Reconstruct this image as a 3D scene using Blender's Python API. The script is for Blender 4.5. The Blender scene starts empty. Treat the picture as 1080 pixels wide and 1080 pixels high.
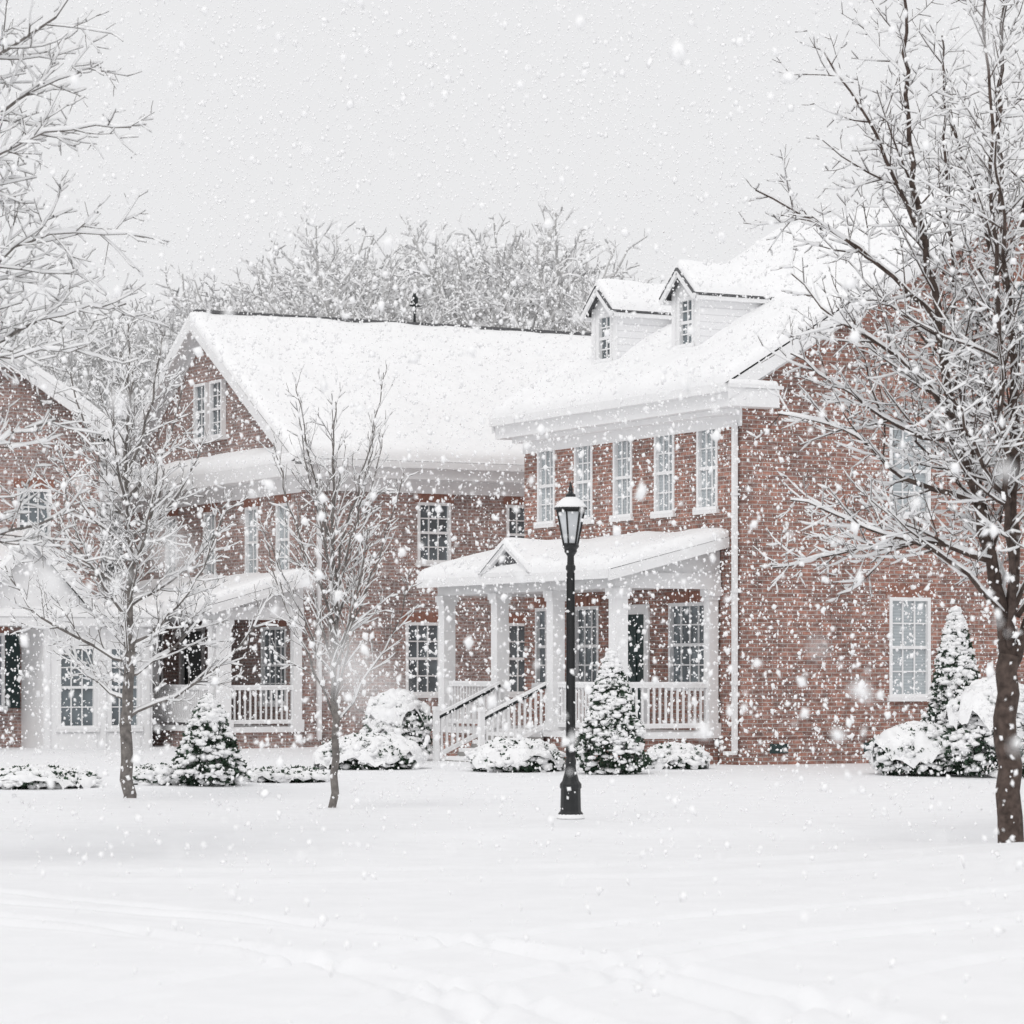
import bpy, math, random
import numpy as np
from mathutils import Vector, Matrix, noise

scene = bpy.context.scene
R = math.radians

# ------------------------------------------------------------------ materials
def new_mat(name):
    m = bpy.data.materials.new(name); m.use_nodes = True
    nt = m.node_tree
    return m, nt, nt.nodes["Principled BSDF"]

def simple(name, col, rough=0.7, var=0.0, scale=8.0, bump=0.0, metallic=0.0, spec=0.3):
    m, nt, b = new_mat(name)
    b.inputs["Roughness"].default_value = rough
    b.inputs["Metallic"].default_value = metallic
    b.inputs["Specular IOR Level"].default_value = spec
    tc = nt.nodes.new("ShaderNodeTexCoord")
    nz = nt.nodes.new("ShaderNodeTexNoise"); nz.inputs["Scale"].default_value = scale
    nz.inputs["Detail"].default_value = 5
    nt.links.new(tc.outputs["Object"], nz.inputs["Vector"])
    rp = nt.nodes.new("ShaderNodeValToRGB")
    rp.color_ramp.elements[0].position = .3; rp.color_ramp.elements[1].position = .7
    rp.color_ramp.elements[0].color = tuple(c*(1-var) for c in col)+(1,)
    rp.color_ramp.elements[1].color = tuple(min(1,c*(1+var)) for c in col)+(1,)
    nt.links.new(nz.outputs["Fac"], rp.inputs["Fac"])
    nt.links.new(rp.outputs["Color"], b.inputs["Base Color"])
    if bump > 0:
        bp = nt.nodes.new("ShaderNodeBump"); bp.inputs["Strength"].default_value = bump
        bp.inputs["Distance"].default_value = .02
        nt.links.new(nz.outputs["Fac"], bp.inputs["Height"])
        nt.links.new(bp.outputs["Normal"], b.inputs["Normal"])
    return m

def brick_mat(name, c1, c2, mortar, patch=.25, dust_haze=.2):
    m, nt, b = new_mat(name)
    b.inputs["Roughness"].default_value = .9
    b.inputs["Specular IOR Level"].default_value = .2
    uv = nt.nodes.new("ShaderNodeUVMap")
    br = nt.nodes.new("ShaderNodeTexBrick")
    br.inputs["Scale"].default_value = 1.0
    br.inputs["Brick Width"].default_value = .22
    br.inputs["Row Height"].default_value = .078
    br.inputs["Mortar Size"].default_value = .009
    br.inputs["Mortar Smooth"].default_value = .3
    br.inputs["Bias"].default_value = -.1
    br.inputs["Color1"].default_value = c1+(1,)
    br.inputs["Color2"].default_value = c2+(1,)
    br.inputs["Mortar"].default_value = mortar+(1,)
    nt.links.new(uv.outputs["UV"], br.inputs["Vector"])
    nz = nt.nodes.new("ShaderNodeTexNoise"); nz.inputs["Scale"].default_value = 1.1; nz.inputs["Detail"].default_value = 6
    nt.links.new(uv.outputs["UV"], nz.inputs["Vector"])
    mr = nt.nodes.new("ShaderNodeMapRange")
    mr.inputs["From Min"].default_value=.3; mr.inputs["From Max"].default_value=.7
    mr.inputs["To Min"].default_value = 1-patch; mr.inputs["To Max"].default_value = 1+patch
    nt.links.new(nz.outputs["Fac"], mr.inputs["Value"])
    mp = nt.nodes.new("ShaderNodeMapping"); mp.inputs["Scale"].default_value=(4.5,12.8,1)
    nt.links.new(uv.outputs["UV"], mp.inputs["Vector"])
    wn = nt.nodes.new("ShaderNodeTexNoise"); wn.inputs["Scale"].default_value=1.0; wn.inputs["Detail"].default_value=2
    nt.links.new(mp.outputs["Vector"], wn.inputs["Vector"])
    mr2 = nt.nodes.new("ShaderNodeMapRange")
    mr2.inputs["From Min"].default_value=.3; mr2.inputs["From Max"].default_value=.7
    mr2.inputs["To Min"].default_value = .6; mr2.inputs["To Max"].default_value = 1.35
    nt.links.new(wn.outputs["Fac"], mr2.inputs["Value"])
    mu = nt.nodes.new("ShaderNodeMath"); mu.operation='MULTIPLY'
    nt.links.new(mr.outputs["Result"], mu.inputs[0]); nt.links.new(mr2.outputs["Result"], mu.inputs[1])
    vm = nt.nodes.new("ShaderNodeVectorMath"); vm.operation='SCALE'
    nt.links.new(br.outputs["Color"], vm.inputs[0]); nt.links.new(mu.outputs[0], vm.inputs["Scale"])
    # wind-blown snow crystals stuck in the brick face, plus distance haze painted as paleness
    fn = nt.nodes.new("ShaderNodeTexNoise"); fn.inputs["Scale"].default_value=14; fn.inputs["Detail"].default_value=4; fn.inputs["Roughness"].default_value=.7
    nt.links.new(uv.outputs["UV"], fn.inputs["Vector"])
    fr_=nt.nodes.new("ShaderNodeMapRange"); fr_.inputs["From Min"].default_value=.46; fr_.inputs["From Max"].default_value=.74
    fr_.inputs["To Min"].default_value=dust_haze*.25
    fr_.inputs["To Max"].default_value=min(1,dust_haze*2.2)
    nt.links.new(fn.outputs["Fac"], fr_.inputs["Value"])
    mx=nt.nodes.new("ShaderNodeMix"); mx.data_type='RGBA'
    nt.links.new(fr_.outputs["Result"], mx.inputs["Factor"]); nt.links.new(vm.outputs["Vector"], mx.inputs["A"]); mx.inputs["B"].default_value=(.8,.8,.81,1)
    nt.links.new(mx.outputs["Result"], b.inputs["Base Color"])
    bp = nt.nodes.new("ShaderNodeBump"); bp.inputs["Strength"].default_value=.5; bp.inputs["Distance"].default_value=.01
    bp.invert = True
    nt.links.new(br.outputs["Fac"], bp.inputs["Height"]); nt.links.new(bp.outputs["Normal"], b.inputs["Normal"])
    return m

def stripe_mat(name, period, e0, c0, e1, c1, rough=.6, coat=0, bump=0):
    m, nt, b = new_mat(name)
    b.inputs["Roughness"].default_value=rough
    b.inputs["Coat Weight"].default_value=coat; b.inputs["Coat Roughness"].default_value=.03
    tc = nt.nodes.new("ShaderNodeTexCoord"); sp = nt.nodes.new("ShaderNodeSeparateXYZ")
    nt.links.new(tc.outputs["Object"], sp.inputs[0])
    d = nt.nodes.new("ShaderNodeMath"); d.operation='DIVIDE'; d.inputs[1].default_value=period
    nt.links.new(sp.outputs["Z"], d.inputs[0])
    f = nt.nodes.new("ShaderNodeMath"); f.operation='FRACT'; nt.links.new(d.outputs[0], f.inputs[0])
    rp = nt.nodes.new("ShaderNodeValToRGB")
    rp.color_ramp.elements[0].color=c0+(1,); rp.color_ramp.elements[0].position=e0
    rp.color_ramp.elements[1].color=c1+(1,); rp.color_ramp.elements[1].position=e1
    nt.links.new(f.outputs[0], rp.inputs["Fac"]); nt.links.new(rp.outputs["Color"], b.inputs["Base Color"])
    if bump:
        bp = nt.nodes.new("ShaderNodeBump"); bp.inputs["Strength"].default_value=bump; bp.inputs["Distance"].default_value=.02
        nt.links.new(f.outputs[0], bp.inputs["Height"]); nt.links.new(bp.outputs["Normal"], b.inputs["Normal"])
    return m

def snow_mat(name, col=(.92,.92,.93), bump=.25, scale=3.0):
    m, nt, b = new_mat(name)
    b.inputs["Roughness"].default_value=.65
    b.inputs["Specular IOR Level"].default_value=.25
    tc = nt.nodes.new("ShaderNodeTexCoord")
    n1 = nt.nodes.new("ShaderNodeTexNoise"); n1.inputs["Scale"].default_value=scale; n1.inputs["Detail"].default_value=8
    n1.inputs["Roughness"].default_value=.6
    nt.links.new(tc.outputs["Object"], n1.inputs["Vector"])
    rp = nt.nodes.new("ShaderNodeValToRGB")
    rp.color_ramp.elements[0].color=tuple(c*.965 for c in col)+(1,); rp.color_ramp.elements[0].position=.35
    rp.color_ramp.elements[1].color=col+(1,); rp.color_ramp.elements[1].position=.62
    nt.links.new(n1.outputs["Fac"], rp.inputs["Fac"]); nt.links.new(rp.outputs["Color"], b.inputs["Base Color"])
    bp = nt.nodes.new("ShaderNodeBump"); bp.inputs["Strength"].default_value=bump; bp.inputs["Distance"].default_value=.03
    nt.links.new(n1.outputs["Fac"], bp.inputs["Height"]); nt.links.new(bp.outputs["Normal"], b.inputs["Normal"])
    return m

M_snow = snow_mat("snow", (.935,.935,.94), .18)
M_ground = snow_mat("ground_snow", (.91,.913,.925), .2, 2.2)
M_brick = brick_mat("red_brick", (.335,.150,.107), (.205,.100,.079), (.42,.38,.355), dust_haze=.13)
M_brickB = brick_mat("red_brick_hazed", (.305,.158,.124), (.208,.118,.100), (.43,.40,.385), dust_haze=.28)  # greyer tones and stronger pale speckle paint distance haze into this brick
M_lintel = simple("brick_lintel", (.30,.155,.12), .9, .25, 14)
M_trim = simple("white_paint", (.86,.86,.865), .5, .03, 6)
M_siding = stripe_mat("white_siding", .14, .82, (.83,.83,.84), 1.0, (.62,.62,.63), bump=.4)
M_glass = simple("window_glass", (.15,.175,.19), .06, .5, .9, spec=.8)
M_blind = stripe_mat("glass_with_blinds", .06, .5, (.44,.48,.50), .95, (.34,.38,.40), rough=.25, coat=1)
M_dark = simple("dark_paint", (.02,.024,.025), .35, .2, 6)
M_shutter = simple("dark_green_shutter", (.03,.05,.05), .5, .2, 6)
M_shingle = simple("roof_shingles", (.12,.12,.125), .9, .3, 12, .3)
M_bark = simple("bark", (.085,.063,.054), .95, .45, 14, .6)
M_bark_grey = simple("bark_grey", (.18,.165,.155), .95, .35, 14, .4)
M_bark_far = simple("bark_far_hazed", (.52,.515,.51), .95, .12, 2)  # pale grey bark: distance haze painted into the colour
M_snow_far = simple("snow_far_hazed", (.83,.83,.835), .9, .03, 2)  # snow toned towards the sky, haze painted in
M_leaf = simple("evergreen_leaf", (.045,.075,.05), .6, .5, 5)
M_iron = simple("black_iron", (.012,.013,.014), .38, .3, 9, spec=.5)
M_lampglass = simple("lamp_glass", (.62,.64,.66), .15, .12, 5, spec=.6)
M_stone = simple("concrete_step", (.35,.34,.33), .9, .12, 8, .2)

# ------------------------------------------------------------------ mesh builder
class MB:
    def __init__(s): s.v=[]; s.f=[]; s.m=[]
    def poly(s, pts, mat=0):
        i=len(s.v); s.v += [tuple(p) for p in pts]; s.f.append(tuple(range(i,i+len(pts)))); s.m.append(mat)
    def hexa(s, b, t, mat=0):
        i=len(s.v); s.v += [tuple(p) for p in b]+[tuple(p) for p in t]
        for q in ((0,3,2,1),(4,5,6,7),(0,1,5,4),(1,2,6,5),(2,3,7,6),(3,0,4,7)):
            s.f.append(tuple(i+k for k in q)); s.m.append(mat)
    def box(s,x0,x1,y0,y1,z0,z1,mat=0):
        s.hexa([(x0,y0,z0),(x1,y0,z0),(x1,y1,z0),(x0,y1,z0)],[(x0,y0,z1),(x1,y0,z1),(x1,y1,z1),(x0,y1,z1)],mat)
    def beam(s,p,q,w,h,mat=0):
        p=Vector(p); q=Vector(q); d=(q-p).normalized()
        a=d.cross(Vector((0,0,1)));
        a = a.normalized()*w/2 if a.length>1e-4 else Vector((w/2,0,0))
        c=a.cross(d).normalized()*h/2
        s.hexa([p-a-c,p+a-c,p+a+c,p-a+c],[q-a-c,q+a-c,q+a+c,q-a+c],mat)
    def lathe(s, prof, cx=0, cy=0, n=24, mat=0, rot=0):
        i=len(s.v)
        for (r,z) in prof:
            for k in range(n):
                a=2*math.pi*k/n+rot
                s.v.append((cx+r*math.cos(a),cy+r*math.sin(a),z))
        for j in range(len(prof)-1):
            for k in range(n):
                k2=(k+1)%n
                s.f.append((i+j*n+k,i+j*n+k2,i+(j+1)*n+k2,i+(j+1)*n+k)); s.m.append(mat)
        s.f.append(tuple(i+k for k in range(n))[::-1]); s.m.append(mat)
        s.f.append(tuple(i+(len(prof)-1)*n+k for k in range(n))); s.m.append(mat)
    def patch(s, a,b,c,d, T=.15, res=.3, mat=0, ef=.22, seed=0.0, edge=.4):
        a,b,c,d=map(Vector,(a,b,c,d))
        L=max((b-a).length,(c-d).length); W=max((d-a).length,(c-b).length)
        nx=max(3,int(L/res)+1); ny=max(3,int(W/res)+1)
        us=sorted(set([0,min(.5,.04/L),min(.5,ef/L*.5),min(.5,ef/L),1-min(.5,ef/L),1-min(.5,ef/L*.5),1-min(.5,.04/L),1]+[k/nx for k in range(nx+1)]))
        vs=sorted(set([0,min(.5,.04/W),min(.5,ef/W*.5),min(.5,ef/W),1-min(.5,ef/W),1-min(.5,ef/W*.5),1-min(.5,.04/W),1]+[k/ny for k in range(ny+1)]))
        i0=len(s.v); NU=len(us)
        for v in vs:
            for u in us:
                p=(a*(1-u)+b*u)*(1-v)+(d*(1-u)+c*u)*v
                e=min(min(u,1-u)*L, min(v,1-v)*W)/ef
                e=min(1,max(0,e)); e=math.sqrt(1-(1-e)**2)
                n=noise.noise(Vector((p.x*.9+seed,p.y*.9,p.z)))*.35+noise.noise(Vector((p.x*3.3,p.y*3.3+seed,p.z*3)))*.12
                t=T*(edge+(1-edge)*e)*(1+n)
                s.v.append((p.x,p.y,p.z+t))
        for j in range(len(vs)-1):
            for k in range(NU-1):
                q=i0+j*NU+k
                s.f.append((q,q+1,q+NU+1,q+NU)); s.m.append(mat)
        border=[(0,k) for k in range(NU)]+[(j,NU-1) for j in range(1,len(vs))]+[(len(vs)-1,k) for k in range(NU-2,-1,-1)]+[(j,0) for j in range(len(vs)-2,0,-1)]
        base=len(s.v)
        for (j,k) in border:
            u=us[k]; v=vs[j]
            p=(a*(1-u)+b*u)*(1-v)+(d*(1-u)+c*u)*v
            s.v.append((p.x,p.y,p.z+.001))
        nb=len(border)
        for t in range(nb):
            t2=(t+1)%nb
            s.f.append((base+t,base+t2,i0+border[t2][0]*NU+border[t2][1],i0+border[t][0]*NU+border[t][1])); s.m.append(mat)
    def build(s,name,mats,parent=None,smooth=False,loc=(0,0,0),uv=True):
        me=bpy.data.meshes.new(name); me.from_pydata(s.v,[],s.f)
        for m in mats: me.materials.append(m)
        me.polygons.foreach_set("material_index",s.m)
        if smooth: me.polygons.foreach_set("use_smooth",[True]*len(s.f))
        me.update()
        if uv:
            ul=me.uv_layers.new(name="UVMap")
            for p in me.polygons:
                n=p.normal
                for li in p.loop_indices:
                    c=me.vertices[me.loops[li].vertex_index].co
                    if abs(n.z)>.75: w=(c.x,c.y)
                    elif abs(n.x)>abs(n.y): w=(c.y,c.z)
                    else: w=(c.x,c.z)
                    ul.data[li].uv=w
        o=bpy.data.objects.new(name,me); scene.collection.objects.link(o)
        o.location=loc
        if parent: o.parent=parent
        return o

def empty(name,loc,rotz=0):
    e=bpy.data.objects.new(name,None); scene.collection.objects.link(e)
    e.location=loc; e.rotation_euler=(0,0,rotz); e.empty_display_size=.5
    return e

Z=Vector((0,0,1))
class Plane:
    def __init__(s,O,U,N): s.O=Vector(O); s.U=Vector(U); s.N=Vector(N)
    def p(s,u,z,n=0): return s.O+s.U*u+s.N*n+Z*z
    def box(s,mb,u0,u1,z0,z1,n0,n1,mat=0):
        P=s.p
        mb.hexa([P(u0,z0,n0),P(u1,z0,n0),P(u1,z0,n1),P(u0,z0,n1)],[P(u0,z1,n0),P(u1,z1,n0),P(u1,z1,n1),P(u0,z1,n1)],mat)
    def wall(s,mb,u0,u1,z0,z1,ops,mat=0):
        us=sorted(set([u0,u1]+[o[0] for o in ops]+[o[1] for o in ops]))
        zs=sorted(set([z0,z1]+[o[2] for o in ops]+[o[3] for o in ops]))
        for i in range(len(us)-1):
            for j in range(len(zs)-1):
                cu=(us[i]+us[i+1])/2; cz=(zs[j]+zs[j+1])/2
                if any(o[0]<cu<o[1] and o[2]<cz<o[3] for o in ops): continue
                mb.poly([s.p(us[i],zs[j]),s.p(us[i+1],zs[j]),s.p(us[i+1],zs[j+1]),s.p(us[i],zs[j+1])],mat)
        for o in ops:
            a,b,c,d=o[:4]; D=-.12
            for (q,r) in (((a,c),(b,c)),((b,c),(b,d)),((b,d),(a,d)),((a,d),(a,c))):
                mb.poly([s.p(*q),s.p(*r),s.p(*r,D),s.p(*q,D)],mat)

WM=[M_trim,M_glass,M_lintel,M_snow,M_shutter,M_blind]
def window(mb,pl,u0,u1,z0,z1,cols=3,rows=3,blind=False,lintel=True,base=0.0,sill=True,shutters=False,snow=True):
    f=.065; B=pl.box
    g=5 if blind else 1
    e=.003
    B(mb,u0-e,u0+f,z0-e,z1+e,base-.10,base+.02,0); B(mb,u1-f,u1+e,z0-e,z1+e,base-.10,base+.02,0)
    B(mb,u0+f,u1-f,z1-f,z1+e,base-.10,base+.02,0); B(mb,u0+f,u1-f,z0-e,z0+f,base-.10,base+.02,0)
    a,b,c,d=u0+f,u1-f,z0+f,z1-f
    zm=(c+d)/2
    mb.poly([pl.p(a,c,base-.065),pl.p(b,c,base-.065),pl.p(b,d,base-.065),pl.p(a,d,base-.065)],g)
    B(mb,a,b,zm-.03,zm+.03,base-.06,base-.015,0)
    t=.014
    for k in range(1,cols):
        x=a+(b-a)*k/cols
        B(mb,x-t,x+t,c,zm-.03,base-.06,base-.035,0); B(mb,x-t,x+t,zm+.03,d,base-.06,base-.03,0)
    r=max(2,rows//2+rows%2) if rows>2 else rows
    for h0,h1 in ((c,zm-.03),(zm+.03,d)):
        for k in range(1,r):
            z=h0+(h1-h0)*k/r
            B(mb,a,b,z-t,z+t,base-.058,base-.038,0)
    if sill:
        B(mb,u0-.06,u1+.06,z0-.075,z0-.003,base-.05 if base==0 else 0.001,base+.07,0)
        if snow: B(mb,u0-.05,u1+.05,z0-.003,z0+.05,base+.0205,base+.075,3)
    if lintel:
        B(mb,u0-.08,u1+.08,z1+.003,z1+.22,0.002,.014,2)
        B(mb,(u0+u1)/2-.06,(u0+u1)/2+.06,z1+.003,z1+.25,0.003,.03,2)
    if shutters:
        w=(u1-u0)*.42
        for (p,q) in ((u0-w-.02,u0-.02),(u1+.02,u1+w+.02)):
            B(mb,p,q,z0,z1,.004,.045,4)
            k=z0+.08
            while k<z1-.08:
                B(mb,p+.05,q-.05,k,k+.03,.046,.056,4); k+=.07

def railing(mb,p,q,h=.85,snow=True,mt=0,ms=3,hand=None):
    p=Vector(p);q=Vector(q); up=Vector((0,0,h))
    hand=mt if hand is None else hand
    mb.beam(p+up,q+up,.07,.06,hand); mb.beam(p+Vector((0,0,.1)),q+Vector((0,0,.1)),.06,.06,mt)
    L=(q-p).length; n=max(2,int(L/.125))
    for k in range(n+1):
        c=p+(q-p)*(k/n)
        mb.box(c.x-.019,c.x+.019,c.y-.019,c.y+.019,c.z+.12,c.z+h-.03,mt)
    if snow:
        mb.beam(p+up+Vector((0,0,.055)),q+up+Vector((0,0,.055)),.08,.05,ms)
        mb.beam(p+Vector((0,0,.145)),q+Vector((0,0,.145)),.06,.03,ms)

def column(mb,x,y,z0,z1,w=.13):
    mb.box(x-w,x+w,y-w,y+w,z0,z1,0)
    mb.box(x-w-.04,x+w+.04,y-w-.04,y+w+.04,z0+.001,z0+.16,0)
    mb.box(x-w-.025,x+w+.025,y-w-.025,y+w+.025,z1-.2,z1-.13,0)
    mb.box(x-w-.05,x+w+.05,y-w-.05,y+w+.05,z1-.13,z1-.001,0)

def porch(par,D,y0,y1,cols,zf,zw,ze,step=None,gable=None,xr=-.02,rails=(),brick=None):
    p=MB()
    p.box(-D-.15,xr,y0-.15,y1+.15,zf-.12,zf,0)
    p.box(-D-.05,xr-.01,y0-.05,y1+.05,-.2,zf-.121,1)
    zt=ze-.32
    for c in cols: column(p,-D,c,zf,zt)
    column(p,-.15,y0,zf,zt,.1)
    p.box(-D-.14,-D+.14,y0-.14,y1+.14,zt,ze-.03,0)
    p.box(-D+.141,xr,y0-.14,y0+.14,zt,ze-.031,0); p.box(-D+.141,xr,y1-.14,y1+.14,zt,ze-.031,0)
    sl=(zw-ze)/(D+.45)
    for yy,s in ((y0,-1),(y1,1)):
        a=yy-.1; b=yy+.1
        q=[(-D+.1,ze-.03),(xr,ze-.03),(xr,zw-.07),(-D+.1,ze+sl*.55-.07)]
        p.hexa([(x,a,z) for x,z in q],[(x,b,z) for x,z in q],0)
    p.box(-D+.142,xr,y0+.141,y1-.141,zt+.05,zt+.1,0)
    xo=-D-.45; ya=y0-.4; yb=y1+.4
    p.hexa([(xo,ya,ze-.06),(xr,ya,zw-.06),(xr,yb,zw-.06),(xo,yb,ze-.06)],[(xo,ya,ze),(xr,ya,zw),(xr,yb,zw),(xo,yb,ze)],2)
    p.box(xo-.03,xo-.001,ya-.02,yb+.02,ze-.16,ze+.01,0)
    p.hexa([(xo,ya-.035,ze-.2),(xr,ya-.035,zw-.2),(xr,ya-.002,zw-.2),(xo,ya-.002,ze-.2)],[(xo,ya-.035,ze-.005),(xr,ya-.035,zw-.005),(xr,ya-.002,zw-.005),(xo,ya-.002,ze-.005)],0)
    for (x0,ya_,xb,yb_) in rails: railing(p,(x0,ya_,zf),(xb,yb_,zf))
    if step:
        s0,s1=step
        n=4
        for k in range(n):
            zt_=zf*(n-k-1)/n+.001
            x1=-D-.15-k*.3; 
            p.box(x1-.3,x1-.001,s0,s1,-.2,zt_+.02,4)
            p.box(x1-.29,x1-.02,s0+.03,s1-.03,zt_+.021,zt_+.095,3)
        for yy in (s0-.03,s1+.03):
            railing(p,(-D-.1,yy,zf),(-D-.15-n*.3-.15,yy,-.02),.85,hand=5)
            xx=-D-.15-n*.3-.15
            p.box(xx-.05,xx+.05,yy-.05,yy+.05,-.2,.98,0)
            p.box(xx-.06,xx+.06,yy-.06,yy+.06,.981,1.06,3)
    p.build("porch",[M_trim,brick or M_brick,M_shingle,M_snow,M_stone,M_dark],par)
    s=MB()
    s.patch((xo-.02,ya-.03,ze),(xo-.02,yb+.03,ze),(xr,yb+.03,zw),(xr,ya-.03,zw),T=.22,res=.25,seed=y1)
    if gable:
        g,hw,gh=gable
        xa=xo-.02; zb=ze+.0
        xb_=min(xa+gh/sl,-.05)
        gg=MB()
        gg.poly([(xa+.06,g-hw,zb),(xa+.06,g+hw,zb),(xa+.06,g,zb+gh)],1)
        for sg in (-1,1):
            gg.beam((xa+.03,g+sg*(hw+.06),zb+.03),(xa+.03,g,zb+gh+.03),.1,.09,0)
            gg.hexa([(xa-.03,g+sg*(hw+.12),zb-.01),(xa+.1,g+sg*(hw+.12),zb-.01),(xb_,g,zb+gh),(xa-.03,g,zb+gh+.05)],
                    [(xa-.03,g+sg*(hw+.12),zb+.04),(xa+.1,g+sg*(hw+.12),zb+.04),(xb_,g,zb+gh+.05),(xa-.03,g,zb+gh+.1)],0)
            s.patch((xa-.05,g+sg*(hw+.12),zb+.03),(xa+.12,g+sg*(hw+.12),zb+.03),(xb_,g,zb+gh+.08),(xa-.05,g,zb+gh+.09),T=.13,res=.2,ef=.12,edge=.6)
        gg.beam((xa+.03,g-hw-.1,zb+.02),(xa+.03,g+hw+.1,zb+.02),.1,.08,0)
        gg.build("porch_pediment",[M_trim,M_shingle],par)
    s.build("porch_snow",[M_snow],par,smooth=True,uv=False)

TH=R(28.0)
# =================================================================== HOUSE A
A=empty("brick_house",(4.25,56,0),TH)
LA=8.5; WA=13.2; XR=6.6
zr=lambda x: 7.05+.6*(min(x,13.2-x)+.5)
w=MB(); wn=MB()
front=Plane((0,0,0),(0,1,0),(-1,0,0))
gab=Plane((0,0,0),(1,0,0),(0,-1,0))
back=Plane((WA,0,0),(0,1,0),(1,0,0))
far=Plane((0,LA,0),(1,0,0),(0,1,0))
upF=[(c-.37,c+.37,4.78,6.36) for c in (1.22,2.79,4.39,5.97,7.54)]
loF=[(1.22,2.62,1.45,3.05),(5.35,6.35,1.45,3.05),(7.0,8.0,1.45,3.05)]
door=(3.35,4.45,.6,3.05)
front.wall(w,0,LA,-.3,6.6,upF+loF+[door])
upG=[(3.29,4.24,4.72,6.4),(8.96,9.91,4.72,6.4)]
loG=[(3.29,4.24,1.25,3.15),(8.96,9.91,1.25,3.15)]
gab.wall(w,0,WA,-.3,6.6,upG+loG)
back.wall(w,0,LA,-.3,6.6,[(c-.4,c+.4,4.78,6.36) for c in (1.5,4.2,7)]+[(c-.4,c+.4,1.3,3) for c in (1.5,4.2,7)])
far.wall(w,0,WA,-.3,6.6,[])
for yy in (0,LA):
    w.poly([(0,yy,6.6),(WA,yy,6.6),(WA,yy,zr(WA)-.06),(XR,yy,zr(XR)-.06),(0,yy,zr(0)-.06)])
w.box(-.025,WA+.02,-.025,-.002,.52,.6,0); w.box(-.025,-.002,-.002,LA,.52,.6,0)
w.build("walls",[M_brick],A)
for o in upF: window(wn,front,*o,cols=3,rows=4,blind=True)
for o in loF: window(wn,front,*o,cols=4 if o[1]-o[0]>1.2 else 3,rows=4)
for o in upG+loG: window(wn,gab,*o,cols=3,rows=4,blind=True)
window(wn,gab,6.15,7.05,7.9,9.3,cols=3,rows=4,base=.11)
for c in (1.5,4.2,7):
    window(wn,back,c-.4,c+.4,4.78,6.36); window(wn,back,c-.4,c+.4,1.3,3)
front.box(wn,3.35,3.52,.6,3.05,-.11,.04,0); front.box(wn,4.28,4.45,.6,3.05,-.11,.04,0); front.box(wn,3.52,4.28,2.86,3.05,-.11,.04,0)
front.box(wn,3.52,4.28,.62,2.86,-.1,-.05,4)
for zz in ((.75,1.4),(1.5,2.0),(2.1,2.7)):
    for uu in ((3.58,3.86),(3.94,4.22)): front.box(wn,uu[0],uu[1],zz[0],zz[1],-.05,-.03,4)
for xx in (.8,2.9,6.5,8.8):
    gab.box(wn,xx-.2,xx+.2,.22,.4,.002,.012,4)
wn.build("windows_and_door",WM,A)
rf=MB()
ya,yb=-.38,LA+.38
for (x0,x1) in ((-.55,XR),(WA+.55,XR)):
    z0=7.05-.03; z1=zr(XR)
    rf.hexa([(x0,ya,z0-.09),(x1,ya,z1-.09),(x1,yb,z1-.09),(x0,yb,z0-.09)],[(x0,ya,z0),(x1,ya,z1),(x1,yb,z1),(x0,yb,z0)],0)
    for yy,s in ((ya,-1),(yb,1)):
        q0=yy+s*.002; q1=yy+s*.045
        rf.hexa([(x0,q0,z0-.30),(x1,q0,z1-.30),(x1,q1,z1-.30),(x0,q1,z0-.30)],[(x0,q0,z0-.0),(x1,q0,z1-.0),(x1,q1,z1-.0),(x0,q1,z0-.0)],1)
        wq= -.03 if s<0 else LA+.03
        wq0=-.002 if s<0 else LA+.002
        xx0=0 if x0<0 else WA
        rf.hexa([(xx0,wq0,zr(0)-.45),(x1,wq0,z1-.45),(x1,wq,z1-.45),(xx0,wq,zr(0)-.45)],[(xx0,wq0,zr(0)-.1),(x1,wq0,z1-.1),(x1,wq,z1-.1),(xx0,wq,zr(0)-.1)],1)
for sx in (0,1):
    f=(lambda a,b:(a,b)) if sx==0 else (lambda a,b:(WA-b,WA-a))
    x0,x1=f(-.5,-.002); rf.box(x0,x1,ya+.01,yb-.01,6.6,6.93,1)
    x0,x1=f(-.04,-.003); rf.box(x0,x1,.001,LA-.001,6.28,6.599,1)
    x0,x1=f(-.64,-.501); rf.box(x0,x1,ya,yb,6.86,7.02,1)
    x0,x1=f(-.3,-.04); rf.box(x0,x1,.02,LA-.02,6.5,6.598,1)
    x0,x1=f(-.501,.55)
    rf.box(x0,x1,ya-.03,-.003,6.603,6.935,1)
    x0,x1=f(-.56,.62); rf.box(x0,x1,ya-.07,-.004,6.94,7.0,1)
rf.box(-.13,-.045,.08,.17,.25,6.3,1); rf.box(-.3,-.05,.09,.16,6.3,6.36,1)
rf.box(-.32,-.05,.09,.16,.2,.27,1)
for zz in (1.5,3.2,5): rf.box(-.14,-.005,.06,.19,zz,zz+.04,1)
rf.build("roof",[M_shingle,M_trim],A)
sn=MB()
sn.patch((-.62,ya-.04,7.02),(-.62,yb,7.02),(XR+.02,yb,zr(XR)+.02),(XR+.02,ya-.04,zr(XR)+.02),T=.26,res=.3)
sn.patch((WA+.58,ya-.04,7.02),(WA+.58,yb,7.02),(XR-.02,yb,zr(XR)+.02),(XR-.02,ya-.04,zr(XR)+.02),T=.26,res=.3)
sn.patch((-.56,ya-.07,7.0),(.5,ya-.07,7.0),(.5,ya+.02,7.0),(-.56,ya+.02,7.0),T=.10,res=.2,ef=.05)
dm=MB()
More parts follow.
